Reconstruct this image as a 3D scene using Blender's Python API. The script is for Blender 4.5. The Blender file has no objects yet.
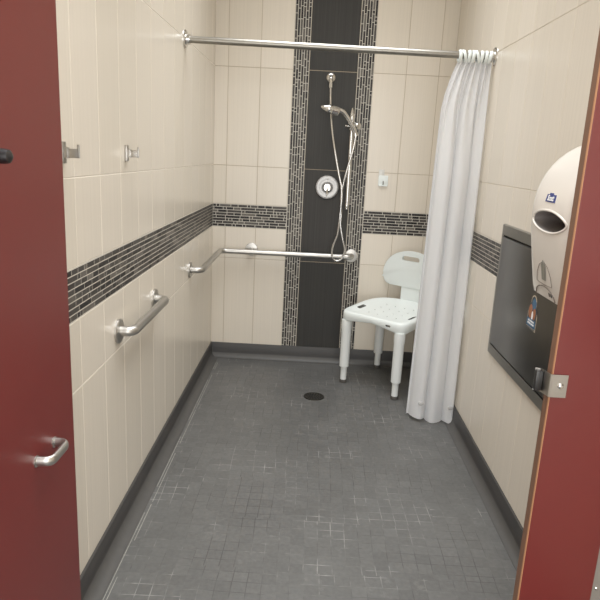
import bpy, bmesh, math, random
from mathutils import Vector, Matrix
random.seed(7)
PI = math.pi
C = bpy.context.scene.collection
S = bpy.context.scene

# ------------------------------------------------------------------ dimensions (metres)
D = 4.0594      # back wall
W = 1.5087      # right wall
Y0 = -1.3       # wall behind the camera
H = 3.05        # ceiling
ZB, ZR1, ZB0, ZB1, ZR2, ZR3 = .107, .711, .920, 1.0735, 1.324, 1.936
T = .205        # tile module
PY = 1.40       # partition plane

# ------------------------------------------------------------------ materials
def new_mat(name):
    m = bpy.data.materials.new(name); m.use_nodes = True
    nt = m.node_tree
    return m, nt, nt.nodes['Principled BSDF']
def srgb(r, g, b):
    f = lambda c: (c/255/12.92) if c <= 10 else ((c/255+.055)/1.055)**2.4
    return (f(r), f(g), f(b), 1)
def N(nt, t, **k):
    n = nt.nodes.new(t)
    for a, v in k.items(): setattr(n, a, v)
    return n
def simple(name, col, rough=.5, metal=0, noise=.0, scale=40, bump=0, stretch=(1,1,1), coat=0, spec=.5):
    m, nt, b = new_mat(name)
    b.inputs['Base Color'].default_value = col
    b.inputs['Roughness'].default_value = rough
    b.inputs['Metallic'].default_value = metal
    b.inputs['Specular IOR Level'].default_value = spec
    b.inputs['Coat Weight'].default_value = coat
    tc = N(nt, 'ShaderNodeTexCoord'); mp = N(nt, 'ShaderNodeMapping'); mp.inputs['Scale'].default_value = stretch
    nz = N(nt, 'ShaderNodeTexNoise'); nz.inputs['Scale'].default_value = scale; nz.inputs['Detail'].default_value = 3
    nt.links.new(tc.outputs['Object'], mp.inputs['Vector']); nt.links.new(mp.outputs['Vector'], nz.inputs['Vector'])
    if noise:
        mx = N(nt, 'ShaderNodeMix', data_type='RGBA', blend_type='MULTIPLY')
        rp = N(nt, 'ShaderNodeMapRange'); rp.inputs['To Min'].default_value = 1-noise; rp.inputs['To Max'].default_value = 1+noise
        nt.links.new(nz.outputs['Fac'], rp.inputs['Value'])
        mx.inputs['Factor'].default_value = 1; mx.inputs['A'].default_value = col
        nt.links.new(rp.outputs['Result'], mx.inputs['B']); nt.links.new(mx.outputs['Result'], b.inputs['Base Color'])
    if bump:
        bp = N(nt, 'ShaderNodeBump'); bp.inputs['Strength'].default_value = bump; bp.inputs['Distance'].default_value = .002
        nt.links.new(nz.outputs['Fac'], bp.inputs['Height']); nt.links.new(bp.outputs['Normal'], b.inputs['Normal'])
    return m
def attr_tile(name, cols, rough, streak, streak_scale, bump=.1, coat=0):
    """tile: colour picked per tile from a face colour attribute, with fine vertical streaks"""
    m, nt, b = new_mat(name)
    at = N(nt, 'ShaderNodeAttribute', attribute_name='tilernd')
    rp = N(nt, 'ShaderNodeValToRGB'); cr = rp.color_ramp
    cr.interpolation = 'LINEAR'
    while len(cr.elements) < len(cols): cr.elements.new(.5)
    for i, c in enumerate(cols):
        cr.elements[i].position = i/max(1, len(cols)-1); cr.elements[i].color = c
    nt.links.new(at.outputs['Fac'], rp.inputs['Fac'])
    tc = N(nt, 'ShaderNodeTexCoord'); mp = N(nt, 'ShaderNodeMapping'); mp.inputs['Scale'].default_value = (streak_scale, streak_scale, 1.2)
    nz = N(nt, 'ShaderNodeTexNoise'); nz.inputs['Scale'].default_value = 1; nz.inputs['Detail'].default_value = 2
    nt.links.new(tc.outputs['Object'], mp.inputs['Vector']); nt.links.new(mp.outputs['Vector'], nz.inputs['Vector'])
    mr = N(nt, 'ShaderNodeMapRange'); mr.inputs['From Min'].default_value = .25; mr.inputs['From Max'].default_value = .75
    mr.inputs['To Min'].default_value = 1-streak; mr.inputs['To Max'].default_value = 1+streak
    nt.links.new(nz.outputs['Fac'], mr.inputs['Value'])
    mx = N(nt, 'ShaderNodeMix', data_type='RGBA', blend_type='MULTIPLY'); mx.inputs['Factor'].default_value = 1
    nt.links.new(rp.outputs['Color'], mx.inputs['A']); nt.links.new(mr.outputs['Result'], mx.inputs['B'])
    nt.links.new(mx.outputs['Result'], b.inputs['Base Color'])
    b.inputs['Roughness'].default_value = rough
    b.inputs['Coat Weight'].default_value = coat
    if bump:
        bp = N(nt, 'ShaderNodeBump'); bp.inputs['Strength'].default_value = bump; bp.inputs['Distance'].default_value = .001
        nt.links.new(nz.outputs['Fac'], bp.inputs['Height']); nt.links.new(bp.outputs['Normal'], b.inputs['Normal'])
    return m

M = {}
M['tile'] = attr_tile('cream wall tile', [srgb(219,209,193), srgb(224,214,199)], .26, .035, 150, .12)
M['grout'] = simple('tile grout', srgb(176,160,138), .85, noise=.08, scale=60)
M['mosaic'] = attr_tile('glass mosaic', [srgb(20,17,17), srgb(28,25,25), srgb(46,42,40), srgb(60,56,53), srgb(70,66,62), srgb(104,99,92)], .42, .10, 60, .0)
M['mosaic'].node_tree.nodes['Principled BSDF'].inputs['Specular IOR Level'].default_value = .3
M['groutglint'] = simple('tile grout with painted glint', srgb(236,229,217), .8, noise=.05, scale=60)  # left wall joints paled to imitate glints along the tile edges
M['groutmid'] = simple('beige tile grout', srgb(200,188,168), .8, noise=.05, scale=60)
M['mgrout'] = simple('pale mosaic grout', srgb(208,202,190), .85, noise=.06, scale=80)
M['slate'] = attr_tile('dark striated tile', [srgb(50,49,47), srgb(55,53,51)], .5, .22, 260, .2)
M['slate'].node_tree.nodes['Principled BSDF'].inputs['Specular IOR Level'].default_value = .22
M['sgrout'] = simple('grey grout', srgb(128,122,114), .85)
M['ceil'] = simple('ceiling paint', srgb(232,228,220), .8, noise=.03)
M['plain'] = simple('painted wall', srgb(208,198,180), .6, noise=.03)
M['red'] = simple('red laminate', srgb(102,30,27), .38, noise=.05, scale=9, bump=.08)
M['core'] = simple('brown laminate edge', srgb(112,78,58), .55, noise=.15, scale=30, stretch=(1,1,.05))
M['corelite'] = simple('tan edge line', srgb(186,130,92), .5)
M['steel'] = simple('brushed stainless', srgb(172,168,162), .30, 1, noise=.06, scale=30, stretch=(1,1,14), bump=.04)
M['satin'] = simple('satin stainless tube', srgb(190,187,182), .36, 1, noise=.04, scale=60)
M['rodsteel'] = simple('dull rod steel', srgb(150,146,138), .36, 1, noise=.10, scale=50)
M['chrome'] = simple('polished chrome', srgb(215,214,212), .09, 1, noise=.02)
M['valve'] = simple('satin chrome valve', srgb(118,116,114), .26, 1, noise=.03)
M['darksteel'] = simple('stainless panel with painted sheen', srgb(104,101,97), .32, 1, noise=.26, scale=4, bump=.05)  # colour noise stands in for smeared bright reflections on the steel
M['framesteel'] = simple('stainless frame', srgb(150,147,140), .38, 1, noise=.10, scale=9)
M['gap'] = simple('black gap', srgb(10,10,10), .7)
M['rubber'] = simple('black rubber', srgb(24,23,24), .35, noise=.1)
M['plastic'] = simple('white moulded plastic', srgb(232,238,236), .36, noise=.02, scale=12)
M['legplastic'] = simple('white leg plastic', srgb(228,231,229), .4, noise=.02, scale=20)
M['foot'] = simple('grey rubber foot', srgb(70,66,62), .7)
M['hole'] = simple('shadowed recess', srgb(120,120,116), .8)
M['disp'] = simple('glossy white dispenser', srgb(226,219,210), .24, noise=.015, scale=8, coat=.3)
M['dispin'] = simple('dispenser interior', srgb(128,122,119), .5)
M['paper'] = simple('white paper', srgb(228,224,216), .9, noise=.03)
M['blue'] = simple('navy label blue', srgb(38,52,118), .5)
M['white'] = simple('label white', srgb(235,235,235), .5)
M['sblue'] = simple('sticker blue', srgb(52,92,124), .45, noise=.2, scale=120)
M['sdark'] = simple('sticker dark teal', srgb(44,58,68), .45)
M['sbrown'] = simple('sticker brown', srgb(150,92,58), .5)
M['stan'] = simple('sticker tan', srgb(196,178,152), .5)
M['greytag'] = simple('grey plastic', srgb(126,124,114), .5)
M['line'] = simple('moulding seam', srgb(110,100,92), .6)
M['clear'] = simple('pale translucent plastic', srgb(214,212,206), .2, noise=.02)
M['weight'] = simple('grey hem weight', srgb(190,190,190), .5)
M['drain'] = simple('dark bronze drain', srgb(48,46,42), .45, .6, noise=.15, scale=60)
M['caulk'] = simple('worn caulk', srgb(150,148,140), .8, noise=.4, scale=25)
M['alu'] = simple('grey aluminium', srgb(150,145,138), .45, .5, noise=.05)

# curtain cloth : slightly translucent white
m, nt, b = new_mat('white curtain fabric')
b.inputs['Base Color'].default_value = srgb(244,245,247); b.inputs['Roughness'].default_value = .7
tr = N(nt, 'ShaderNodeBsdfTranslucent'); tr.inputs['Color'].default_value = srgb(237,238,241)
ms = N(nt, 'ShaderNodeMixShader'); ms.inputs[0].default_value = .35
tc = N(nt, 'ShaderNodeTexCoord'); wv = N(nt, 'ShaderNodeTexNoise'); wv.inputs['Scale'].default_value = 30
bp = N(nt, 'ShaderNodeBump'); bp.inputs['Strength'].default_value = .12; bp.inputs['Distance'].default_value = .004
nt.links.new(tc.outputs['Object'], wv.inputs['Vector']); nt.links.new(wv.outputs['Fac'], bp.inputs['Height']); nt.links.new(bp.outputs['Normal'], b.inputs['Normal'])
nt.links.new(b.outputs[0], ms.inputs[1]); nt.links.new(tr.outputs[0], ms.inputs[2]); nt.links.new(ms.outputs[0], nt.nodes['Material Output'].inputs[0])
M['cloth'] = m

# floor : 2 inch mosaic sheets, grout partly dark and partly chalky
def floor_mat(name, vertical=False, dark=1.0):
    m, nt, b = new_mat(name)
    L = nt.links.new
    tc = N(nt, 'ShaderNodeTexCoord'); vec = tc.outputs['Object']
    # wobble
    nw = N(nt, 'ShaderNodeTexNoise'); nw.inputs['Scale'].default_value = 3.2; nw.inputs['Detail'].default_value = 0
    L(vec, nw.inputs['Vector'])
    vs = N(nt, 'ShaderNodeVectorMath', operation='SUBTRACT'); vs.inputs[1].default_value = (.5,.5,.5); L(nw.outputs['Color'], vs.inputs[0])
    vm = N(nt, 'ShaderNodeVectorMath', operation='MULTIPLY_ADD'); vm.inputs[1].default_value = (.02,.02,0); L(vs.outputs[0], vm.inputs[0]); L(vec, vm.inputs[2])
    # sheet offset : every .306 m sheet shifts a little
    sc = N(nt, 'ShaderNodeVectorMath', operation='SCALE'); sc.inputs['Scale'].default_value = 1/.306; L(vm.outputs[0], sc.inputs[0])
    fl = N(nt, 'ShaderNodeVectorMath', operation='FLOOR'); L(sc.outputs[0], fl.inputs[0])
    wn = N(nt, 'ShaderNodeTexWhiteNoise', noise_dimensions='2D'); L(fl.outputs[0], wn.inputs['Vector'])
    v2 = N(nt, 'ShaderNodeVectorMath', operation='MULTIPLY_ADD'); v2.inputs[1].default_value = (.016,.030,0); L(wn.outputs['Color'], v2.inputs[0]); L(vm.outputs[0], v2.inputs[2])
    br = N(nt, 'ShaderNodeTexBrick'); br.offset = 0; br.squash = 1
    br.inputs['Scale'].default_value = 1; br.inputs['Brick Width'].default_value = .051; br.inputs['Row Height'].default_value = .051
    br.inputs['Mortar Size'].default_value = .0016; br.inputs['Mortar Smooth'].default_value = .15; br.inputs['Bias'].default_value = 0
    g = lambda v: (v*dark*.76, v*dark*.75, v*dark*.725, 1)
    br.inputs['Color1'].default_value = g(.112); br.inputs['Color2'].default_value = g(.132)
    if vertical:
        sx = N(nt, 'ShaderNodeSeparateXYZ'); L(vec, sx.inputs[0]); ad = N(nt, 'ShaderNodeMath', operation='ADD'); L(sx.outputs[0], ad.inputs[0]); L(sx.outputs[1], ad.inputs[1])
        cb = N(nt, 'ShaderNodeCombineXYZ'); L(ad.outputs[0], cb.inputs[0]); L(cb.outputs[0], br.inputs['Vector'])
        br.inputs['Row Height'].default_value = 10
    else:
        L(v2.outputs[0], br.inputs['Vector'])
    # grout colour
    ng = N(nt, 'ShaderNodeTexNoise'); ng.inputs['Scale'].default_value = 3.4; ng.inputs['Detail'].default_value = 4; ng.inputs['Roughness'].default_value = .7
    L(vec, ng.inputs['Vector'])
    r = N(nt, 'ShaderNodeValToRGB'); e = r.color_ramp.elements
    e[0].position = .40; e[0].color = (.050,.049,.047,1); e[1].position = .66; e[1].color = (.27,.265,.25,1)
    x = e.new(.54); x.color = (.105,.104,.10,1)
    L(ng.outputs['Fac'], r.inputs['Fac']); L(r.outputs['Color'], br.inputs['Mortar'])
    # mottling
    n2 = N(nt, 'ShaderNodeTexNoise'); n2.inputs['Scale'].default_value = 60; n2.inputs['Detail'].default_value = 4; L(vec, n2.inputs['Vector'])
    n3 = N(nt, 'ShaderNodeTexNoise'); n3.inputs['Scale'].default_value = 2.2; n3.inputs['Detail'].default_value = 3; L(vec, n3.inputs['Vector'])
    ad2 = N(nt, 'ShaderNodeMath', operation='ADD'); L(n2.outputs['Fac'], ad2.inputs[0]); L(n3.outputs['Fac'], ad2.inputs[1])
    mr = N(nt, 'ShaderNodeMapRange'); mr.inputs['From Min'].default_value = .6; mr.inputs['From Max'].default_value = 1.4; mr.inputs['To Min'].default_value = .78; mr.inputs['To Max'].default_value = 1.22
    L(ad2.outputs[0], mr.inputs['Value'])
    mx = N(nt, 'ShaderNodeMix', data_type='RGBA', blend_type='MULTIPLY'); mx.inputs['Factor'].default_value = 1
    L(br.outputs['Color'], mx.inputs['A']); L(mr.outputs['Result'], mx.inputs['B'])
    # chalky residue patches
    n4 = N(nt, 'ShaderNodeTexNoise'); n4.inputs['Scale'].default_value = 7; n4.inputs['Detail'].default_value = 6; n4.inputs['Roughness'].default_value = .75; L(vec, n4.inputs['Vector'])
    r4 = N(nt, 'ShaderNodeMapRange'); r4.inputs['From Min'].default_value = .60; r4.inputs['From Max'].default_value = .76; r4.inputs['To Max'].default_value = .35; L(n4.outputs['Fac'], r4.inputs['Value'])
    m2 = N(nt, 'ShaderNodeMix', data_type='RGBA'); L(r4.outputs['Result'], m2.inputs['Factor']); L(mx.outputs['Result'], m2.inputs['A']); m2.inputs['B'].default_value = (.26*dark,.255*dark,.24*dark,1)
    L(m2.outputs['Result'], b.inputs['Base Color'])
    b.inputs['Roughness'].default_value = .48
    bp = N(nt, 'ShaderNodeBump'); bp.inputs['Strength'].default_value = .25; bp.inputs['Distance'].default_value = .002
    iv = N(nt, 'ShaderNodeMath', operation='SUBTRACT'); iv.inputs[0].default_value = 1; L(br.outputs['Fac'], iv.inputs[1])
    ad3 = N(nt, 'ShaderNodeMath', operation='MULTIPLY_ADD'); L(n2.outputs['Fac'], ad3.inputs[0]); ad3.inputs[1].default_value = .5; L(iv.outputs[0], ad3.inputs[2])
    L(ad3.outputs[0], bp.inputs['Height']); L(bp.outputs['Normal'], b.inputs['Normal'])
    return m
M['floor'] = floor_mat('grey floor mosaic')
M['base'] = simple('grey base tile', srgb(54,52,51), .5, noise=.10, scale=14, bump=.05)
M['cove'] = simple('grey cove', srgb(70,68,66), .5, noise=.14, scale=30, bump=.25)

# ------------------------------------------------------------------ mesh helpers
def obj(name, bm, mats, parent=None, smooth=True, angle=40):
    me = bpy.data.meshes.new(name)
    bmesh.ops.recalc_face_normals(bm, faces=bm.faces[:])
    if smooth:
        ca = math.radians(angle)
        for f in bm.faces: f.smooth = True
        for e in bm.edges:
            if len(e.link_faces) == 2: e.smooth = e.calc_face_angle(0) < ca
    bm.to_mesh(me); bm.free()
    for mm in (mats if isinstance(mats, (list, tuple)) else [mats]): me.materials.append(mm)
    o = bpy.data.objects.new(name, me); C.objects.link(o)
    if parent is not None: o.parent = parent
    return o
def empty(name, loc=(0,0,0), rz=0):
    o = bpy.data.objects.new(name, None); C.objects.link(o); o.location = loc; o.rotation_euler = (0,0,rz); o.empty_display_size = .05
    return o
def tag(o, label, cat, group=None):
    o['label'] = label; o['category'] = cat
    if group: o['group'] = group
    return o
def struct(o): o['kind'] = 'structure'; return o
def box(bm, lo, hi, mi=0, bev=0, seg=2):
    t = bmesh.new()
    bmesh.ops.create_cube(t, size=1)
    for v in t.verts:
        v.co = Vector([(lo[i]+hi[i])/2 + v.co[i]*(hi[i]-lo[i]) for i in range(3)])
    if bev: bmesh.ops.bevel(t, geom=t.edges[:], offset=bev, segments=seg, profile=.5, affect='EDGES')
    for f in t.faces: f.material_index = mi
    join(bm, t)
def join(bm, t, mat=None):
    if mat is not None: bmesh.ops.transform(t, matrix=mat, verts=t.verts[:])
    mp = {v: bm.verts.new(v.co) for v in t.verts}
    for f in t.faces:
        try:
            g = bm.faces.new([mp[v] for v in f.verts]); g.material_index = f.material_index; g.smooth = f.smooth
        except ValueError: pass
    t.free()
def frame_of(d):
    d = Vector(d).normalized(); a = Vector((0,0,1)) if abs(d.z) < .9 else Vector((1,0,0))
    x = d.cross(a).normalized(); return x, d.cross(x).normalized()
def lathe(bm, base, axis, prof, seg=32, mi=0):
    """prof: list of (radius, distance along axis)"""
    base = Vector(base); ax = Vector(axis).normalized(); x, y = frame_of(ax)
    rings = []
    for r, h in prof:
        c = base + ax*h
        if r < 1e-6: rings.append([bm.verts.new(c)])
        else: rings.append([bm.verts.new(c + (x*math.cos(2*PI*i/seg) + y*math.sin(2*PI*i/seg))*r) for i in range(seg)])
    for a, b in zip(rings, rings[1:]):
        for i in range(seg):
            j = (i+1) % seg
            if len(a) == 1 and len(b) == 1: continue
            if len(a) == 1: f = bm.faces.new([a[0], b[i], b[j]])
            elif len(b) == 1: f = bm.faces.new([a[i], a[j], b[0]])
            else: f = bm.faces.new([a[i], a[j], b[j], b[i]])
            f.material_index = mi
    for ring in (rings[0], rings[-1]):
        if len(ring) > 1:
            f = bm.faces.new(ring); f.material_index = mi
def cyl(bm, a, b, r, seg=24, mi=0, bev=.0):
    a, b = Vector(a), Vector(b); h = (b-a).length
    p = [(r, 0), (r, h)] if not bev else [(r-bev, 0), (r, bev), (r, h-bev), (r-bev, h)]
    lathe(bm, a, b-a, p, seg, mi)
def fillet(pts, r, n=8):
    pts = [Vector(p) for p in pts]; out = [pts[0]]
    for p, q, s in zip(pts, pts[1:], pts[2:]):
        a = (p-q).normalized(); b = (s-q).normalized(); ang = a.angle(b); d = min(r/math.tan(ang/2), (p-q).length*.49, (s-q).length*.49)
        A, B = q+a*d, q+b*d
        rr = d*math.tan(ang/2); ctr = q + (a+b).normalized()*(rr/math.sin(ang/2))
        u, v = A-ctr, B-ctr; th = u.angle(v)
        for i in range(n+1):
            t = i/n; out.append(ctr + (u*math.sin((1-t)*th) + v*math.sin(t*th))/math.sin(th))
    out.append(pts[-1]); return out
def smooth_path(pts, n=8):
    P = [Vector(p) for p in pts]; P = [P[0]*2-P[1]] + P + [P[-1]*2-P[-2]]; out = []
    for i in range(1, len(P)-2):
        for k in range(n):
            t = k/n; a, b, c, d = P[i-1:i+3]
            out.append(.5*((2*b) + (c-a)*t + (2*a-5*b+4*c-d)*t*t + (3*b-a-3*c+d)*t**3))
    out.append(P[-2]); return out
def tube(bm, path, r, seg=16, mi=0, closed=False, flat=(1,1)):
    path = [Vector(p) for p in path]; n = len(path)
    rad = r if callable(r) else (lambda t: r)
    tan = []
    for i in range(n):
        a = path[(i-1) % n] if (closed or i > 0) else path[i]; b = path[(i+1) % n] if (closed or i < n-1) else path[i]
        tan.append((b-a).normalized())
    x, y = frame_of(tan[0]); rings = []
    for i in range(n):
        if i:
            q = tan[i-1].rotation_difference(tan[i]); x = q @ x
        y = tan[i].cross(x).normalized(); x = y.cross(tan[i]).normalized()
        rr = rad(i/(n-1))
        rings.append([bm.verts.new(path[i] + (x*math.cos(2*PI*k/seg)*flat[0] + y*math.sin(2*PI*k/seg)*flat[1])*rr) for k in range(seg)])
    pr = list(zip(rings, rings[1:])) + ([(rings[-1], rings[0])] if closed else [])
    for a, b in pr:
        for k in range(seg):
            f = bm.faces.new([a[k], a[(k+1) % seg], b[(k+1) % seg], b[k]]); f.material_index = mi
    if not closed:
        for g in (rings[0], rings[-1]): bm.faces.new(g).material_index = mi
def prism(bm, poly, origin, ux, uy, un, t, bev=0, seg=2, mi=0):
    """poly in (ux,uy) plane extruded by t along un"""
    o, ux, uy, un = Vector(origin), Vector(ux), Vector(uy), Vector(un)
    q = bmesh.new()
    a = [q.verts.new(o+ux*p[0]+uy*p[1]) for p in poly]; b = [q.verts.new(o+ux*p[0]+uy*p[1]+un*t) for p in poly]
    q.faces.new(a); q.faces.new(b); n = len(poly)
    side = []
    for i in range(n): side.append(q.faces.new([a[i], a[(i+1) % n], b[(i+1) % n], b[i]]))
    if bev:
        es = [e for e in q.edges if not all(f in side for f in e.link_faces)]
        bmesh.ops.bevel(q, geom=es, offset=bev, segments=seg, profile=.5, affect='EDGES')
    for f in q.faces: f.material_index = mi
    join(bm, q)
def rrect(w, h, r, n=6, cx=0, cy=0):
    out = []
    for sx, sy, a0 in ((1,1,0), (-1,1,90), (-1,-1,180), (1,-1,270)):
        for i in range(n+1):
            a = math.radians(a0+90*i/n); out.append((cx+sx*(w/2-r)+r*math.cos(a), cy+sy*(h/2-r)+r*math.sin(a)))
    return out
def ell(a, b, n=32, cx=0, cy=0): return [(cx+a*math.cos(2*PI*i/n), cy+b*math.sin(2*PI*i/n)) for i in range(n)]
def cut(o, cutter_bm, mat):
    me = bpy.data.meshes.new('cutter'); bmesh.ops.recalc_face_normals(cutter_bm, faces=cutter_bm.faces[:]); cutter_bm.to_mesh(me); cutter_bm.free(); me.materials.append(mat)
    c = bpy.data.objects.new('cutter', me); C.objects.link(c); c.matrix_world = o.matrix_world.copy()
    md = o.modifiers.new('b', 'BOOLEAN'); md.operation = 'DIFFERENCE'; md.object = c; md.solver = 'EXACT'; md.material_mode = 'TRANSFER'
    dg = bpy.context.evaluated_depsgraph_get(); dg.update()
    nm = bpy.data.meshes.new_from_object(o.evaluated_get(dg)); old = o.data
    o.modifiers.clear(); o.data = nm; nm.name = o.name; bpy.data.meshes.remove(old)
    bpy.data.objects.remove(c); bpy.data.meshes.remove(me)

# tiles: chamfered slabs in a mesh with a per-tile random attribute
def tile_mesh(name, rects, org, ux, uy, un, th, gap, ch, mats, back=None, tile_mi=1, rnd=random.random, base_box=None):
    org, ux, uy, un = Vector(org), Vector(ux), Vector(uy), Vector(un)
    V, F, MI, R = [], [], [], []
    if base_box:
        lo, hi = base_box
        b0 = len(V)
        for x in (lo[0], hi[0]):
            for y in (lo[1], hi[1]):
                for z in (lo[2], hi[2]): V.append(Vector((x,y,z)))
        for f in ((0,1,3,2), (4,6,7,5), (0,4,5,1), (2,3,7,6), (0,2,6,4), (1,5,7,3)): F.append([b0+i for i in f]); MI.append(0); R.append(.5)
    for (u0, v0, u1, v1) in rects:
        g = gap/2; b0 = len(V)
        for d, e in ((0, 0), (th-ch, 0), (th, ch)):
            for (u, v) in ((u0+g+e, v0+g+e), (u1-g-e, v0+g+e), (u1-g-e, v1-g-e), (u0+g+e, v1-g-e)):
                V.append(org+ux*u+uy*v+un*d)
        r = rnd()
        for k in (0, 4):
            for i in range(4):
                j = (i+1) % 4; F.append([b0+k+i, b0+k+j, b0+k+4+j, b0+k+4+i]); MI.append(tile_mi); R.append(r)
        F.append([b0+8, b0+9, b0+10, b0+11]); MI.append(tile_mi); R.append(r)
    me = bpy.data.meshes.new(name); me.from_pydata(V, [], F)
    flip = ux.cross(uy).dot(un) < 0
    a = me.attributes.new('tilernd', 'FLOAT', 'FACE')
    for i, r in enumerate(R): a.data[i].value = r
    for i, mi in enumerate(MI): me.polygons[i].material_index = mi
    for mm in mats: me.materials.append(mm)
    me.update()
    bm = bmesh.new(); bm.from_mesh(me); bmesh.ops.recalc_face_normals(bm, faces=bm.faces[:]); bm.to_mesh(me); bm.free()
    o = bpy.data.objects.new(name, me); C.objects.link(o)
    return o
def cols(start, lo, hi):
    lo -= .0013; hi += .0013; k = math.floor((lo-start)/T); xs = [lo]; x = start+(k+1)*T
    while x < hi-.003:
        if x > lo+.003: xs.append(x)
        x += T
    xs.append(hi); return list(zip(xs, xs[1:]))
ROWS = [(ZB-.004, ZR1), (ZR1, ZB0), (ZB1, ZR2), (ZR2, ZR3), (ZR3, 2.548), (2.548, H)]
TH = .006
def grid(cl, rows): return [(a, z0, b, z1) for a, b in cl for z0, z1 in rows]
def mosaic(u0, v0, u1, v1, rowh):
    """linear mosaic, rows along u"""
    out = []; n = max(1, round((v1-v0)/rowh)); h = (v1-v0)/n
    for i in range(n):
        u = u0 - random.uniform(0, .07)
        while u < u1:
            L = random.choice((.022, .048, .048, .062, .075, .098)); a, b = max(u, u0), min(u+L, u1)
            if b-a > .004: out.append((a, v0+i*h, b, v0+(i+1)*h))
            u += L
    return out

# ------------------------------------------------------------------ room shell
# walls sit behind the tile faces: tile faces lie on x=0, x=W, y=D
struct(tile_mesh('wall_left', grid(cols(3.1327, Y0, D), ROWS), (-TH,0,0), (0,1,0), (0,0,1), (1,0,0), TH, .0036, .0008, [M['groutglint'], M['tile']], base_box=((-.12,Y0-.1,-.05), (-.0012,D,H))))
struct(tile_mesh('wall_right', grid(cols(2.005, Y0, D), ROWS), (W+TH,0,0), (0,1,0), (0,0,1), (-1,0,0), TH, .0026, .0011, [M['groutmid'], M['tile']], base_box=((W+.0012,Y0-.1,-.05), (W+.12,D,H))))
c0 = .0854; sx0 = c0+2*T; sx1 = sx0+.5103
bl = [(-.0015, c0), (c0, c0+T), (c0+T, sx0)]; brr = [(sx1, sx1+T), (sx1+T, sx1+2*T), (sx1+2*T, W+.0015)]
struct(tile_mesh('wall_back', grid(bl+brr, ROWS), (0,D+TH,0), (1,0,0), (0,0,1), (0,-1,0), TH, .0030, .0010, [M['grout'], M['tile']], base_box=((-.12,D+.0014,-.05), (W+.12,D+.12,H))))
bm = bmesh.new(); box(bm, (-.12,Y0-.1,-.05), (W+.12,Y0,H)); struct(obj('wall_front', bm, M['plain']))
bm = bmesh.new(); box(bm, (-.12,Y0-.1,-.05), (W+.12,D+.12,0)); struct(obj('floor', bm, M['floor']))
bm = bmesh.new(); box(bm, (-.12,Y0-.1,H), (W+.12,D+.12,H+.06)); struct(obj('ceiling', bm, M['ceil']))

mr = lambda: random.random()
def band(name, u0, u1, org, ux, un, bb):
    return struct(tile_mesh(name, mosaic(u0, ZB0+.002, u1, ZB1-.002, .0188), org, ux, (0,0,1), un, TH, .0032, .0004, [M['mgrout'], M['mosaic']], base_box=bb))
band('trim_1', Y0, D, (-TH,0,0), (0,1,0), (1,0,0), ((-TH-.001,Y0,ZB0), (-.0006,D,ZB1)))
band('trim_2', Y0, D, (W+TH,0,0), (0,1,0), (-1,0,0), ((W+.0006,Y0,ZB0), (W+TH+.001,D,ZB1)))
band('trim_3', 0, sx0, (0,D+TH,0), (1,0,0), (0,-1,0), ((0,D+.0006,ZB0), (sx0,D+TH+.001,ZB1)))
band('trim_4', sx1, W, (0,D+TH,0), (1,0,0), (0,-1,0), ((sx1,D+.0006,ZB0), (W,D+TH+.001,ZB1)))
SW = .102
for nm, a, b in (('trim_5', sx0, sx0+SW), ('trim_6', sx1-SW, sx1)):
    rects = [(x0, z0, x1, z1) for (z0, x0, z1, x1) in mosaic(ZB-.004, a+.001, H, b-.001, .0172)]
    struct(tile_mesh(nm, rects, (0,D+TH,0), (1,0,0), (0,0,1), (0,-1,0), TH, .0032, .0004, [M['mgrout'], M['mosaic']], base_box=((a,D+.0006,ZB-.004), (b,D+TH+.001,H))))
struct(tile_mesh('trim_7', [(sx0+SW, z0, sx1-SW, z1) for z0, z1 in ((ZB-.004, ZR1), (ZR1, ZR2), (ZR2, ZR3), (ZR3, 2.548), (2.548, H))], (0,D+TH,0), (1,0,0), (0,0,1), (0,-1,0), TH, .0032, .0008, [M['sgrout'], M['slate']], base_box=((sx0+SW,D+.0018,ZB-.004), (sx1-SW,D+TH+.001,H))))

# cove baseboards (vertical lip, concave sweep to the floor)
def cove(name, a, b, inward, depth=.056):
    a, b, inn = Vector(a), Vector(b), Vector(inward)
    prof = [(0, ZB), (.009, ZB), (.0105, ZB-.003), (.0105, .042)]
    for i in range(1, 9):
        t = i/8*PI/2; prof.append((.0105+(depth-.0105)*(1-math.cos(t)), .042-.040*math.sin(t)))
    prof += [(depth, 0), (0, 0)]
    bm = bmesh.new(); A = [bm.verts.new(a+inn*p+Vector((0,0,z))) for p, z in prof]; B = [bm.verts.new(b+inn*p+Vector((0,0,z))) for p, z in prof]
    n = len(prof)
    for i in range(n): bm.faces.new([A[i], A[(i+1) % n], B[(i+1) % n], B[i]]).material_index = 1 if 4 <= i <= 11 else 0
    bm.faces.new(A); bm.faces.new(B)
    return struct(obj(name, bm, [M['base'], M['cove']], angle=50))
cl = cove('baseboard_left', (0,Y0,0), (0,D,0), (1,0,0)); cove('baseboard_right', (W,Y0,0), (W,D,0), (-1,0,0), .046); cove('baseboard_back', (0,D,0), (W,D,0), (0,-1,0), .04)
bm = bmesh.new()
for x in (.060, .071):
    y = 1.2
    while y < 3.9:
        L = random.uniform(.15, .6); box(bm, (x-.0011,y,0), (x+.0011,min(y+L,3.93),.0012)); y += L+random.choice((.02, .1, .2))
obj('caulk_line', bm, M['caulk'], cl)

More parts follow.
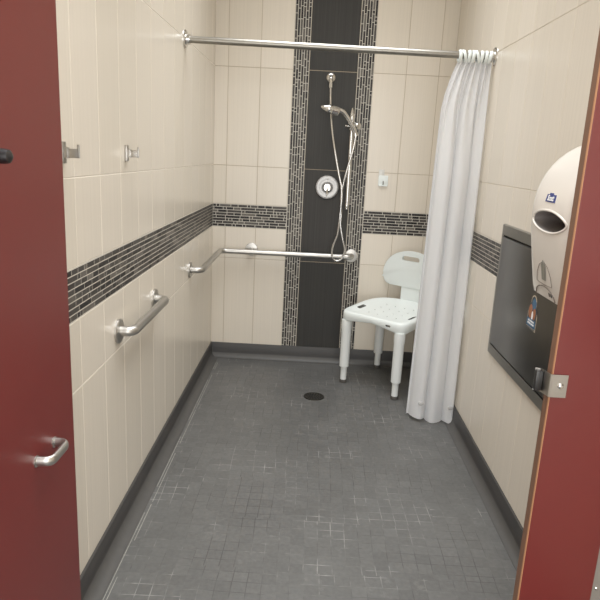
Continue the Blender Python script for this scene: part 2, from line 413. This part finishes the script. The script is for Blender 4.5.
# ------------------------------------------------------------------ grab bars
def flange(name, parent, c, n, r=.044):
    bm = bmesh.new(); lathe(bm, c, n, [(r, -.0012), (r, .007), (r-.003, .010), (.0195, .012), (.0195, .013)], 36)
    return obj(name, bm, M['satin'], parent, angle=30)
BR = .0178
g = empty('grab_bar', (0,2.286,.779)); tag(g, 'short straight steel grab bar on the left tiled wall below the mosaic band', 'grab bar')
def loc(o, root): # parts given in world coordinates
    o.matrix_parent_inverse = Matrix.Translation(root.location).inverted() if root.rotation_euler.z == 0 else root.matrix_world.inverted()
    return o
bm = bmesh.new(); tube(bm, fillet([(.002,2.04,.779), (.053,2.04,.779), (.053,2.532,.779), (.002,2.532,.779)], .05), BR, 20)
loc(obj('bar', bm, M['satin'], g), g)
for y in (2.04, 2.532): loc(flange('flange', g, (0,y,.779), (1,0,0)), g)
g = empty('grab_bar', (0,D,.767)); tag(g, 'long L-shaped steel grab bar wrapping the corner and running under the shower valve', 'grab bar')
bm = bmesh.new(); tube(bm, fillet([(.002,3.292,.764), (.066,3.292,.764), (.066,3.992,.767), (.942,3.992,.767), (.942,D-.002,.767)], .045), BR, 20)
cyl(bm, (.267,3.992,.768), (.267,D-.003,.774), .013)
loc(obj('bar', bm, M['satin'], g), g)
loc(flange('flange', g, (0,3.292,.764), (1,0,0)), g)
loc(flange('flange', g, (.267,D,.776), (0,-1,0)), g); loc(flange('flange', g, (.942,D,.767), (0,-1,0)), g)

# ------------------------------------------------------------------ robe hooks on the left wall
def robe_hook(y, label):
    g = empty('robe_hook', (0,y,1.391)); tag(g, label, 'hook', 'robe hooks on the left wall')
    bm = bmesh.new(); box(bm, (-.0012,-.011,-.028), (.009,.011,.028), bev=.0015); obj('wall_plate', bm, M['steel'], g, angle=30)
    bm = bmesh.new(); box(bm, (.008,-.007,-.014), (.020,.007,.014), bev=.001); box(bm, (.018,-.0035,-.013), (.046,.0035,.011), bev=.001); box(bm, (.042,-.0035,-.013), (.048,.0035,.022), bev=.001)
    obj('hook_arm', bm, M['steel'], g, angle=30)
robe_hook(2.165, 'square steel robe hook on open tile, nearer the shower rod')
robe_hook(1.615, 'square steel robe hook partly covered by the red door edge')

# ------------------------------------------------------------------ curtain rod + curtain
RY, RZ = 3.15, 1.934
g = empty('shower_rod', (0,RY,RZ)); g.rotation_euler = (0,.0093,0); tag(g, 'dull steel shower curtain rod spanning wall to wall', 'curtain rod')
bm = bmesh.new(); cyl(bm, (.004,0,0), (W-.004,0,0), .0165, 28); obj('rod_tube', bm, M['rodsteel'], g)
for x, n in ((0, 1), (W, -1)):
    bm = bmesh.new(); lathe(bm, (x,0,0), (n,0,0), [(.045,0), (.045,.004), (.040,.008), (.026,.010), (.024,.026), (.0168,.027)], 32); obj('flange', bm, M['chrome'], g, angle=30)
cu = empty('shower_curtain', (1.42,RY,RZ-.0125)); tag(cu, 'white fabric shower curtain bunched at the right end of the rod', 'curtain')
NS, NZ = 150, 60
bm = bmesh.new(); grid_v = []
def interp(z, tab):
    for (a, b), (c, d) in zip(tab, tab[1:]):
        if a >= z >= c: t = (a-z)/(a-c) if a != c else 0; return b+(d-b)*t
    return tab[-1][1]
TOP = RZ-.030
LX = [(1.95, 1.336), (1.912, 1.334), (1.83, 1.306), (1.75, 1.286), (1.68, 1.275), (1.4, 1.272), (1.1, 1.268), (.6, 1.262), (0, 1.254)]
RX = [(1.95, 1.494), (1.5, 1.496), (0, 1.500)]
for j in range(NZ+1):
    tz = j/NZ; row = []
    for i in range(NS+1):
        s = i/NS
        zb = .030-.018*s+.006*math.sin(9*s)
        z = TOP+(zb-TOP)*tz
        l, r = interp(z, LX), interp(z, RX)
        op = min(1, tz*3.5)                       # gathers at the top open into wider folds
        ph = s*2*PI
        fx = .021*math.cos(ph*2.75+.6+.2*math.sin(tz*2.2))*op*min(1, 5*s, 5*(1-s))
        w2 = math.sin(ph*2.75+.6+.2*math.sin(tz*2.2)); fy = (.014*math.sin(ph*6.8+.4)*(1-.75*op) + op*(.032*w2 + .004*math.sin(ph*6.1+tz*1.5)))*(1-.2*max(0, 1-6*s))
        x = min(l+(r-l)*s+fx, W-.006)
        row.append(bm.verts.new((x-1.42, fy+.03*tz*(1-s), z-RZ)))
    grid_v.append(row)
for j in range(NZ):
    for i in range(NS): bm.faces.new([grid_v[j][i], grid_v[j][i+1], grid_v[j+1][i+1], grid_v[j+1][i]])
hem_row = [(i/NS, v.co.copy()) for i, v in enumerate(grid_v[NZ-3])]
obj('curtain_cloth', bm, M['cloth'], cu, angle=180)
for k in range(8):
    x = 1.340+k*.0205+random.uniform(-.002,.002)-1.42; tl = random.uniform(-.008,.008)
    path = [Vector((x+tl*math.cos(a), math.sin(a)*.0235, -.006+math.cos(a)*.0275)) for a in [2*PI*i/20 for i in range(20)]]
    bm = bmesh.new(); tube(bm, path, .0080, 10, closed=True, flat=(1,.5)); obj('hanging_loop', bm, M['plastic'], cu)
for sa, sb in ((.06, .40), (.62, .94)):
    q = min((v for v in hem_row if sa < v[0] < sb), key=lambda v: v[1].y)[1]
    bm = bmesh.new(); prism(bm, ell(.016, .011, 20, q.x, q.z), (0,q.y-.004,0), (1,0,0), (0,0,1), (0,1,0), .006, .0015); obj('hem_weight', bm, M['weight'], cu)

# ------------------------------------------------------------------ shower fittings on the dark panel
yw = D
g = empty('shower_valve', (.754,D,1.214)); tag(g, 'round chrome shower valve with lever on the dark panel', 'shower valve')
bm = bmesh.new(); lathe(bm, (0,0,0), (0,-1,0), [(.081,0), (.081,.004), (.076,.010), (.058,.013), (.05,.011), (.034,.013), (.030,.02), (0,.02)], 48); obj('escutcheon', bm, M['valve'], g, angle=35)
bm = bmesh.new(); lathe(bm, (0,-.02,0), (0,-1,0), [(.029,0), (.028,.022), (.022,.034), (0,.036)], 32); hd = obj('handle', bm, M['chrome'], g)
bm = bmesh.new(); tube(bm, [(0,-.045,.005), (0,-.056,-.02), (0,-.060,-.050)], lambda t: .010-.003*t, 14, flat=(1,.7)); obj('lever', bm, M['chrome'], hd)
for z in (.055, -.055):
    bm = bmesh.new(); lathe(bm, (0,-.0115,z), (0,-1,0), [(.005,0), (.005,.002), (.003,.003), (0,.003)], 14); obj('screw', bm, M['satin'], g)

g = empty('hose_outlet', (.738,D,1.898)); tag(g, 'chrome wall outlet elbow feeding the shower hose, high on the dark panel', 'shower fitting')
bm = bmesh.new(); lathe(bm, (0,0,0), (0,-1,0), [(.030,0), (.030,.004), (.026,.010), (.014,.016), (0,.016)], 32); obj('flange', bm, M['chrome'], g, angle=30)
bm = bmesh.new(); tube(bm, fillet([(0,-.012,0), (0,-.052,0), (0,-.052,-.045)], .02), .0105, 16); lathe(bm, (0,-.052,-.04), (0,0,-1), [(.0105,0), (.013,.003), (.013,.026), (.010,.03)], 8); obj('elbow', bm, M['chrome'], g, angle=30)

g = empty('slide_bar', (.889,D,1.4)); tag(g, 'chrome vertical slide bar with a round clamp knob holding the hand shower', 'slide bar')
def put(name, bm, mat, angle=40): return loc(obj(name, bm, mat, g, angle=angle), g)
SXR, SYR = .888, D-.050
bm = bmesh.new(); cyl(bm, (SXR,SYR,1.085), (SXR,SYR,1.66), .0125, 20); put('rail', bm, M['chrome'])
bm = bmesh.new(); lathe(bm, (SXR-.004,SYR,1.632), (0,0,1), [(.0118,0), (.0135,.004), (.0135,.045), (.010,.06), (.003,.085), (0,.087)], 20); cyl(bm, (SXR,SYR,1.675), (SXR,D,1.675), .010, 16); put('rail_end', bm, M['chrome'])
bm = bmesh.new(); lathe(bm, (SXR,SYR,1.120), (0,0,-1), [(.0118,0), (.0135,.004), (.0135,.028), (.009,.040), (0,.042)], 20); cyl(bm, (SXR,SYR,1.108), (SXR,D,1.108), .010, 16); put('rail_end', bm, M['chrome'])
bm = bmesh.new(); cyl(bm, (SXR,SYR,1.580), (SXR,SYR,1.625), .0185, 20, bev=.003); cyl(bm, (SXR-.02,SYR-.004,1.602), (SXR-.004,SYR-.03,1.602), .010, 14)
cyl(bm, (SXR,SYR-.012,1.602), (SXR-.002,SYR-.058,1.590), .013, 16, bev=.002); ho = put('holder', bm, M['chrome'])
bm = bmesh.new(); lathe(bm, (SXR+.012,SYR-.01,1.607), (.75,-.65,0), [(.012,0), (.012,.012), (.024,.015), (.026,.030), (.020,.040), (0,.042)], 24); kn = obj('knob', bm, M['chrome'], ho)
bm = bmesh.new(); cyl(bm, (SXR-.018,SYR-.005,1.602), (SXR-.045,SYR-.02,1.607), .007, 14, bev=.002); kn = obj('release_button', bm, M['chrome'], ho)

g = empty('hand_shower', (.80,D-.10,1.6)); tag(g, 'chrome hand shower resting in the slide bar holder, with hanging hose', 'hand shower')
hp = smooth_path([(.912,3.940,1.545), (.903,3.935,1.570), (.883,3.925,1.605), (.851,3.915,1.652), (.818,3.905,1.685), (.776,3.900,1.697)], 6)
bm = bmesh.new(); tube(bm, hp, lambda t: .0165-.0035*math.sin(PI*min(1, t*1.1)), 18); put('handle', bm, M['chrome'])
bm = bmesh.new(); lathe(bm, (.792,3.900,1.684), (-1,-.15,.22), [(0,-.006), (.024,-.004), (.029,.002), (.029,.040), (.024,.046), (.027,.052), (.026,.066), (.012,.100), (.004,.112), (0,.113)], 28); put('shower_head', bm, M['chrome'], 35)
HY = 3.945
hs = [(.738,D-.052,1.840), (.742,D-.056,1.76), (.748,3.99,1.69), (.762,3.975,1.58), (.785,3.96,1.46), (.820,3.95,1.31), (.842,3.945,1.225), (.848,3.940,1.15), (.845,3.94,1.06), (.842,3.942,.99), (.835,3.945,.92), (.816,3.948,.86), (.807,3.95,.80), (.822,3.950,.755), (.851,3.950,.747), (.880,3.948,.775), (.888,3.946,.83), (.870,3.946,.90), (.853,3.948,.98), (.852,3.955,1.06), (.845,3.957,1.14), (.850,3.955,1.22), (.872,3.945,1.34), (.900,3.940,1.46), (.912,3.940,1.548)]
def hose_r(t): return .0062
bm = bmesh.new(); tube(bm, smooth_path(hs, 10), hose_r, 12); put('hose', bm, M['chrome'])

# small adhesive plate with a hook tab, on the tiles beside the mosaic strip
g = empty('adhesive_hanger', (1.118,D,1.275)); tag(g, 'small square white plastic adhesive hook on the tiles above the chair', 'hook')
bm = bmesh.new(); prism(bm, rrect(.062, .066, .006), (0,0,0), (1,0,0), (0,0,1), (0,-1,0), .005, .0012); obj('back_plate', bm, M['plastic'], g)
bm = bmesh.new(); prism(bm, rrect(.036, .05, .006), (-.014,0,.045), (1,0,0), (0,0,1), (0,-1,0), .004, .001); obj('tab', bm, M['clear'], g)
bm = bmesh.new(); tube(bm, [(0,-.004,-.004), (0,-.012,-.012), (0,-.014,-.02), (0,-.012,-.026)], .0035, 12); obj('peg', bm, M['greytag'], g)
bm = bmesh.new(); box(bm, (-.028,-.013,-.036), (.028,0,-.030), bev=.001); obj('ledge', bm, M['plastic'], g)

# ------------------------------------------------------------------ floor drain
g = empty('floor_drain', (.733,3.42,0)); tag(g, 'round dark floor drain set in the shower floor', 'drain')
bm = bmesh.new(); lathe(bm, (0,0,0), (0,0,1), [(.063,0), (.062,.003), (.054,.004), (.052,.0022), (0,.0022)], 40); obj('drain_ring', bm, M['drain'], g, angle=25)
bm = bmesh.new()
for r, n in ((.014, 5), (.028, 10), (.042, 15)):
    for k in range(n):
        a = 2*PI*k/n; lathe(bm, (r*math.cos(a), r*math.sin(a), .0021), (0,0,1), [(.0042,0), (.0042,.0004)], 10)
obj('drain_holes', bm, M['gap'], g)

# ------------------------------------------------------------------ shower chair
ch = empty('shower_chair', (1.195,3.726,0), math.atan2(-.625,.781)); tag(ch, 'white plastic shower chair with backrest standing in the corner behind the curtain', 'shower chair')
LXh, LYh = .1925, .20
def sup(t, a, b, n):
    c, s = math.cos(t), math.sin(t); return a*math.copysign(abs(c)**(2/n), c), b*math.copysign(abs(s)**(2/n), s)
bm = bmesh.new(); NR = 96; rings = []
def outline(t, k):
    if math.sin(t) < 0:
        x, y = sup(t, .240*k, .236*k, 7); y += .008*math.cos(min(1, abs(x)/.226)*PI*.5)**2*k
        x -= math.copysign(.004, x)*(-y/.232)
    else: x, y = sup(t, (.240+.006*math.sin(2*t)**2)*k, .232*k, 2.6)
    return x, y
levels = [(.12, -.017), (.4, -.016), (.62, -.013), (.78, -.006), (.87, .001), (.93, .003), (.97, .001), (.992, -.006), (1.0, -.016), (1.0, -.05), (.985, -.056), (.94, -.056), (.93, -.03), (.4, -.03)]
for k, dz in levels:
    ring = []
    for i in range(NR):
        t = 2*PI*i/NR; x, y = outline(t, k)
        z0 = .478+.034*((y+.23)/.46)**1.3 if y > -.23 else .478
        q = min(1, (abs(x)/.2)**3)*min(1, (abs(y)/.2)**3)
        z = z0+dz
        if dz <= -.05: z = (.416+.020*(1-q)+.012*max(0, 1-abs(x-.02)/.10)*(1-q)) if y < .05 else z0-.056-.01*q
        if dz == -.056: z -= .004
        ring.append(bm.verts.new((x, y, z)))
    rings.append(ring)
for a, b in zip(rings, rings[1:]):
    for i in range(NR): bm.faces.new([a[i], a[(i+1) % NR], b[(i+1) % NR], b[i]])
bm.faces.new(rings[0]); bm.faces.new(rings[-1])
seat = obj('seat', bm, M['plastic'], ch, angle=60)
bm = bmesh.new()
for x in (-.186, .186): prism(bm, rrect(.026, .080, .010, cx=x, cy=-.055), (0,0,.38), (1,0,0), (0,1,0), (0,0,1), .2)
for x, y in [(a, b) for a in (-.10, -.035, .035, .10) for b in (-.10, -.03, .04, .11)]: prism(bm, ell(.0045, .0045, 12, x, y), (0,0,.38), (1,0,0), (0,1,0), (0,0,1), .2)
prism(bm, rrect(.034, .012, .005, cx=.125, cy=.452), (0,-.30,0), (1,0,0), (0,0,1), (0,1,0), .085)
bpy.context.view_layer.update()
cut(seat, bm, M['hole'])
for sx in (-1, 1):
    for sy in (-1, 1):
        x, y = sx*LXh, sy*LYh
        bm = bmesh.new(); lathe(bm, (x,y,.108), (0,0,1), [(.027,0), (.0295,.002), (.0305,.06), (.0310,.24), (.0335,.26), (.0335,.285), (.0325,.312)], 28); lg = obj('leg', bm, M['legplastic'], ch, angle=50)
        bm = bmesh.new(); lathe(bm, (x,y,.018), (0,0,1), [(.0195,0), (.0195,.20)], 24); obj('leg_extension', bm, M['legplastic'], lg)
        bm = bmesh.new(); lathe(bm, (x,y,0), (0,0,1), [(.021,0), (.023,.002), (.023,.014), (.0205,.022), (.0,.022)], 24); obj('rubber_foot', bm, M['foot'], lg)
# backrest: D-shaped panel, slot under the top edge
poly = []
hw = .204; zb, zs, za = .600, .662, .176
for i in range(33):
    t = PI*i/32; c = math.cos(t); poly.append((hw*math.copysign(abs(c)**.92, c), zs+za*max(0, math.sin(t))**.95))
r = .050
for i in range(9):
    a = PI+PI/2*i/8; poly.append((-hw+.004+r+r*math.cos(a), zb+r+r*math.sin(a)))
for i in range(9):
    a = 1.5*PI+PI/2*i/8; poly.append((hw-.004-r+r*math.cos(a), zb+r+r*math.sin(a)))
bm = bmesh.new(); prism(bm, poly, (-.012,.216,0), (1,0,0), (0,0,1), (0,1,0), .024, .009, 3)
bmesh.ops.remove_doubles(bm, verts=bm.verts[:], dist=1e-5)
bk = obj('backrest', bm, M['plastic'], ch, angle=50)
bpy.context.view_layer.update()
bm = bmesh.new(); prism(bm, [(x-.014, z+.791-1.2*x*x) for x, z in rrect(.130, .032, .0155, 6)], (0,.1,0), (1,0,0), (0,0,1), (0,1,0), .25); cut(bk, bm, M['plastic'])
bm = bmesh.new(); prism(bm, rrect(.135, .26, .01, cx=0, cy=.56), (0,.222,0), (1,0,0), (0,0,1), (0,1,0), .018, .005); obj('back_support', bm, M['plastic'], ch)

# ------------------------------------------------------------------ baby changing station on the right wall
sy0, sy1, sz0, sz1 = 1.93, 2.668, .580, 1.166
g = empty('changing_station', (W,(sy0+sy1)/2,sz0)); tag(g, 'wide stainless steel fold-down changing station mounted on the right wall', 'changing station')
P = .010; fb = .045
bm = bmesh.new()
O = [(sy0,sz0), (sy1,sz0), (sy1,sz1), (sy0,sz1)]; I = [(sy0+fb,sz0+fb), (sy1-.030,sz0+fb), (sy1-.030,sz1-fb), (sy0+fb,sz1-fb)]
def V3(p, x): return bm.verts.new((W-x, p[0], p[1]))
b0 = [V3(p, 0) for p in O]; b1 = [V3((p[0]+(.004 if p[0] == sy0 else -.004), p[1]+(.004 if p[1] == sz0 else -.004)), P) for p in O]; b2 = [V3(p, P) for p in I]; b3 = [V3(p, 0.001) for p in I]
for a, b in ((b0, b1), (b1, b2), (b2, b3)):
    for i in range(4): bm.faces.new([a[i], a[(i+1) % 4], b[(i+1) % 4], b[i]])
loc(obj('frame', bm, M['framesteel'], g, angle=25), g)
bm = bmesh.new(); box(bm, (W-.0015, sy0+fb, sz0+fb), (W-.0005, sy1-.030, sz1-fb)); loc(obj('shadow_gap', bm, M['gap'], g), g)
dp = .013
bm = bmesh.new(); box(bm, (W-dp, sy0+fb+.006, sz0+fb+.008), (W-.003, sy1-.0305, sz1-fb-.008), bev=.003); dr = loc(obj('fold_down_panel', bm, M['darksteel'], g, angle=30), g)
# sticker (arched label) on the panel
st = empty('safety_sticker', (0,0,0)); st.name = 'sticker'
yc, zc = 2.180, .888; X = W-dp
st.parent = g; st.matrix_parent_inverse = Matrix.Translation(g.location).inverted()
def lab(name, poly, k, mat, parent=st):
    bm = bmesh.new(); prism(bm, poly, (X-.0004*k, yc, zc), (0,-1,0), (0,0,1), (-1,0,0), .0004); return obj(name, bm, mat, parent)
def arch(w, wt, z0, z1):
    p = [(-w, z0), (w, z0), (w, z0+(z1-z0)*.45)]
    for i in range(13):
        a = PI*i/12; p.append((wt*math.cos(a), z1-wt+wt*math.sin(a)))
    p.append((-w, z0+(z1-z0)*.45)); return p
lab('label_outline', arch(.046, .026, -.062, .068), 1, M['stan'])
lab('label_field', arch(.042, .022, -.030, .064), 2, M['sdark'])
lab('label_sky', ell(.020, .022, 20, .008, .034), 3, M['sblue'])
lab('label_shape', ell(.018, .026, 20, -.020, .004), 4, M['sbrown']); lab('label_shape', ell(.014, .022, 20, .018, .000), 4, M['sbrown']); lab('label_shape', ell(.008, .018, 16, .002, -.010), 5, M['white'])
lab('label_banner', [(-.045,-.052), (.045,-.052), (.043,-.022), (-.043,-.022)], 6, M['sblue'])
for z, w in ((-.030, .028), (-.040, .032)):
    for k in range(4): lab('label_lettering', [(-w+k*w*.52, z-.003), (-w+k*w*.52+w*.40, z-.003), (-w+k*w*.52+w*.40, z+.003), (-w+k*w*.52, z+.003)], 7, M['white'])
for k in range(7): lab('label_lettering', [(-.040+k*.0118, -.061), (-.033+k*.0118, -.061), (-.033+k*.0118, -.054), (-.040+k*.0118, -.054)], 7, M['sdark'])

# ------------------------------------------------------------------ white wall dispenser, right wall behind the red pilaster
yc = 1.652
g = empty('wall_dispenser', (W,yc,1.045)); tag(g, 'tall rounded white dispenser with oval opening beside the red pilaster', 'dispenser')
prof = [(1.055, .168, .138), (1.060, .180, .147), (1.080, .186, .149), (1.15, .199, .150), (1.24, .214, .150), (1.30, .217, .149)]
for i in range(1, 13):
    a = PI/2*i/12; prof.append((1.30+.198*math.sin(a), max(.004, .217*abs(math.cos(a))**.8), .149*(.50+.50*abs(math.cos(a))**.6)))
bm = bmesh.new(); NT = 72; rings = []
for z, d, hw_ in prof:
    ring = []
    for i in range(NT+1):
        t = PI*i/NT; c, s = math.cos(t), math.sin(t)
        ring.append(bm.verts.new((W-d*abs(s)**(2/8) if s > 1e-6 else W, yc+hw_*math.copysign(abs(c)**(2/8), c), z)))
    rings.append(ring)
for a, b in zip(rings, rings[1:]):
    for i in range(NT): bm.faces.new([a[i], a[i+1], b[i+1], b[i]])
    bm.faces.new([a[0], b[0], b[-1], a[-1]])
bm.faces.new(rings[0]); bm.faces.new(rings[-1])
body = loc(obj('body', bm, M['disp'], g, angle=50), g)
bpy.context.view_layer.update()
OZ = 1.274; ea, eb = .110, .029
bm = bmesh.new(); prism(bm, ell(ea, eb, 40, 0, 0), (W-.30, yc-.014, OZ), (0,1,0), (0,0,1), (1,0,0), .19)
bmesh.ops.transform(bm, matrix=body.matrix_world.inverted(), verts=bm.verts[:]); cut(body, bm, M['dispin'])
def front_x(z, y):
    for (z0, d0, w0), (z1, d1, w1) in zip(prof, prof[1:]):
        if z0 <= z <= z1:
            t = (z-z0)/(z1-z0); d, w = d0+(d1-d0)*t, w0+(w1-w0)*t; break
    q = min(.999, abs(y-yc)/w); c = q**(8/2); return W-d*(1-c*c)**(1/8)
bm = bmesh.new(); tube(bm, [Vector((front_x(OZ+eb*math.sin(a), yc-.014+ea*math.cos(a)), yc-.014+ea*math.cos(a), OZ+eb*math.sin(a))) for a in [2*PI*i/48 for i in range(48)]], .0032, 10, closed=True); loc(obj('opening_rim', bm, M['disp'], g), g)
bm = bmesh.new(); cyl(bm, (W-.150, yc-.118, OZ-.005), (W-.150, yc-.080, OZ-.005), .034, 24, bev=.004); loc(obj('paper_roll', bm, M['paper'], g), g)
# blue maker label
def patch(name, pts, off, mat, parent=g, n=1):
    bm = bmesh.new(); c = [Vector((front_x(z, y)-off, y, z)) for y, z in pts]; vs = [bm.verts.new(p) for p in c]; vb = [bm.verts.new(p+Vector((.0012,0,0))) for p in c]
    bm.faces.new(vs); bm.faces.new(vb)
    for i in range(len(vs)): bm.faces.new([vs[i], vs[(i+1) % len(vs)], vb[(i+1) % len(vs)], vb[i]])
    return loc(obj(name, bm, mat, parent, smooth=False), g) if parent is g else obj(name, bm, mat, parent, smooth=False)
LZ, LY = 1.337, 1.640
lb = patch('logo_label', [(LY+.033,LZ-.012), (LY-.033,LZ-.012), (LY-.030,LZ+.008), (LY-.012,LZ+.008), (LY-.009,LZ+.012), (LY+.014,LZ+.012), (LY+.017,LZ+.008), (LY+.030,LZ+.008)], .0012, M['blue'])
tx = bpy.data.curves.new('lettering', 'FONT'); tx.body = 'Scott'; tx.size = .020; tx.align_x = 'CENTER'; tx.align_y = 'CENTER'; tx.extrude = .0002; tx.shear = .2; tx.offset = .0006
tx.materials.append(M['white']); to = bpy.data.objects.new('lettering_curve', tx); C.objects.link(to); bpy.context.view_layer.update(); tm = bpy.data.meshes.new_from_object(to.evaluated_get(bpy.context.evaluated_depsgraph_get())); bpy.data.objects.remove(to); bpy.data.curves.remove(tx); to = bpy.data.objects.new('lettering', tm); C.objects.link(to); to.parent = lb
for v in tm.vertices:                       # lettering follows the curved front
    y, z = LY-v.co.x, LZ-.002+v.co.y
    v.co = Vector((front_x(z, y)-.0018-v.co.z, y, z))
# arched seam, grey push tab, lower lip
TY = 1.664
def on(y, z, off=.0012): return Vector((front_x(z, y)-off, y, z))
seam = [on(TY+.055, 1.100), on(TY+.050, 1.125), on(TY+.030, 1.150), on(TY, 1.162), on(TY-.030, 1.150), on(TY-.050, 1.125), on(TY-.055, 1.100), on(TY-.03, 1.098), on(TY, 1.097), on(TY+.03, 1.098)]
bm = bmesh.new(); tube(bm, seam, .0008, 8, closed=True); loc(obj('seam_line', bm, M['line'], g), g)
patch('push_tab', [(TY+.012,1.110), (TY-.014,1.110), (TY-.014,1.148), (TY,1.166), (TY+.012,1.152)], .003, M['greytag'])
bm = bmesh.new(); tube(bm, [on(TY+.070*math.cos(a), 1.062+.030*math.sin(a)) for a in [PI*i/20 for i in range(21)]], .0016, 8); loc(obj('lower_lip', bm, M['line'], g), g)
for dy in (-.020, -.034): patch('lettering_mark', [(yc+dy+.004,1.070), (yc+dy-.004,1.070), (yc+dy-.004,1.080), (yc+dy+.004,1.080)], .0012, M['rubber'])

# ------------------------------------------------------------------ red partition pilaster (right of the opening)
px0, px1, th = 1.268, 1.457, .036
bm = bmesh.new(); box(bm, (px0+.0006,PY,.02), (px1,PY+th,2.1), bev=.001)
pl = obj('partition_pilaster', bm, M['red'], smooth=False); tag(pl, 'red laminate partition pilaster with brown edge and steel strike', 'partition panel')
bm = bmesh.new(); box(bm, (px0-.0008,PY+.008,.021), (px0+.0005,PY+th-.0005,2.099)); obj('edge_band', bm, M['core'], pl)
bm = bmesh.new(); box(bm, (px0-.001,PY+.001,.021), (px0+.0006,PY+.008,2.099)); obj('edge_line', bm, M['corelite'], pl)
# strike / keeper wrapped round the edge
kz0, kz1 = .870, .928
bm = bmesh.new()
pts = [(1.304,PY-.0035), (1.266,PY-.0035), (1.262,PY-.001), (1.256,PY+.030), (1.252,PY+.040), (1.240,PY+.043)]
for (a, b) in zip(pts, pts[1:]):
    d = Vector((b[0]-a[0], b[1]-a[1], 0)).normalized(); n = Vector((-d.y, d.x, 0))*-.0016
    v = [Vector((a[0],a[1],0)), Vector((b[0],b[1],0)), Vector((b[0],b[1],0))+n, Vector((a[0],a[1],0))+n]
    lo_, hi_ = [bm.verts.new(p+Vector((0,0,kz0))) for p in v], [bm.verts.new(p+Vector((0,0,kz1))) for p in v]
    bm.faces.new(lo_); bm.faces.new(hi_)
    for i in range(4): bm.faces.new([lo_[i], lo_[(i+1) % 4], hi_[(i+1) % 4], hi_[i]])
ks = obj('door_strike', bm, M['steel'], pl, smooth=False); ks['label'] = 'bent stainless strike plate'
bm = bmesh.new(); lathe(bm, (1.288,PY-.0035,.900), (0,-1,0), [(.0075,0), (.0075,.002), (.005,.0045), (0,.005)], 20); obj('screw', bm, M['chrome'], ks)
bm = bmesh.new(); box(bm, (1.2385,PY+.026,kz0+.003), (1.2555,PY+.0415,kz1-.003), bev=.002); obj('rubber_bumper', bm, M['rubber'], ks)
# grey wall channel closing the gap to the tiled wall
bm = bmesh.new(); box(bm, (px1+.0005,PY+.004,.02), (W-.0005,PY+.020,2.1), bev=.001); wc = obj('wall_channel', bm, M['alu'], pl, smooth=False)
for z in (.335, 1.0, 1.7):
    bm = bmesh.new(); lathe(bm, (px1+.012,PY+.004,z), (0,-1,0), [(.005,0), (.005,.0015), (.003,.0035), (0,.004)], 16); obj('screw', bm, M['chrome'], wc)

# ------------------------------------------------------------------ red stall door, swung open towards the camera along the left wall
dx = .090
bm = bmesh.new(); box(bm, (dx-.024,.42,.06), (dx,PY,2.0), bev=.0012); do = obj('stall_door', bm, M['red'], smooth=False)
tag(do, 'red laminate stall door swung open along the left wall', 'door')
hz, hx = .737, dx+.033
bm = bmesh.new(); tube(bm, fillet([(dx,1.282,hz), (hx,1.280,hz), (hx,1.192,hz), (dx,1.190,hz)], .024), .0095, 16, flat=(.75,1.2))
hh = obj('pull_handle', bm, M['satin'], do)
for y in (1.282, 1.190):
    bm = bmesh.new(); lathe(bm, (dx,y,hz), (1,0,0), [(.013,0), (.013,.002), (.011,.003), (0,.003)], 20); obj('mounting_boss', bm, M['satin'], hh)
bm = bmesh.new(); lathe(bm, (dx,1.040,1.389), (1,0,0), [(.018,0), (.018,.004), (.009,.006), (.009,.026)], 24); ck = obj('door_bumper', bm, M['satin'], do)
bm = bmesh.new(); lathe(bm, (dx+.024,1.040,1.389), (1,0,0), [(.0095,0), (.0125,.002), (.013,.024), (.0115,.033), (.006,.037), (0,.038)], 24); obj('rubber_tip', bm, M['rubber'], ck)

# ------------------------------------------------------------------ lights
LC = (.965,.99,1)
def area(name, loc_, size, power, col=(1,.945,.86), rot=(0,0,0), sy=None, spread=180):
    l = bpy.data.lights.new(name, 'AREA'); l.energy = power; l.color = col; l.size = size; l.shape = 'RECTANGLE'; l.size_y = sy or size; l.spread = math.radians(spread)
    o = bpy.data.objects.new(name, l); C.objects.link(o); o.location = loc_; o.rotation_euler = rot; return o
area('ceiling_light', (.755,2.9,H-.02), 1.1, 17, LC, sy=1.3, spread=108)
area('ceiling_light', (.755,1.2,H-.02), 1.1, 17, LC, sy=1.3, spread=108)
area('ceiling_light', (.755,-.5,H-.02), 1.1, 14, LC, sy=1.2, spread=108)
area('added_front_fill', (.755,Y0+.04,1.25), 1.4, 44, LC, rot=(PI/2,0,0), sy=2.2)  # added fill lamp on the unseen front wall, not a room fixture
w = bpy.data.worlds.new('World'); S.world = w; w.use_nodes = True; w.node_tree.nodes['Background'].inputs[0].default_value = (.9,.88,.85,1); w.node_tree.nodes['Background'].inputs[1].default_value = .3

# ------------------------------------------------------------------ camera
cam = bpy.data.cameras.new('camera'); co = bpy.data.objects.new('camera', cam); C.objects.link(co); S.camera = co
cam.sensor_width = 36; cam.lens = 36*605.317/600; cam.clip_start = .02
Rr, Ru, Rf = Vector((.99853904,.02416296,.0483315)), Vector((-.05263737,.23285271,.97108646)), Vector((-.0122102,.97221179,-.2337844))
mt = Matrix.Identity(4)
for i in range(3): mt[i][0] = Rr[i]; mt[i][1] = Ru[i]; mt[i][2] = -Rf[i]
mt.translation = (.66292, 0, 1.41643); co.matrix_world = mt
S.view_settings.view_transform = 'Standard'; S.view_settings.look = 'None'; S.view_settings.exposure = 0.17; S.view_settings.gamma = 1.12
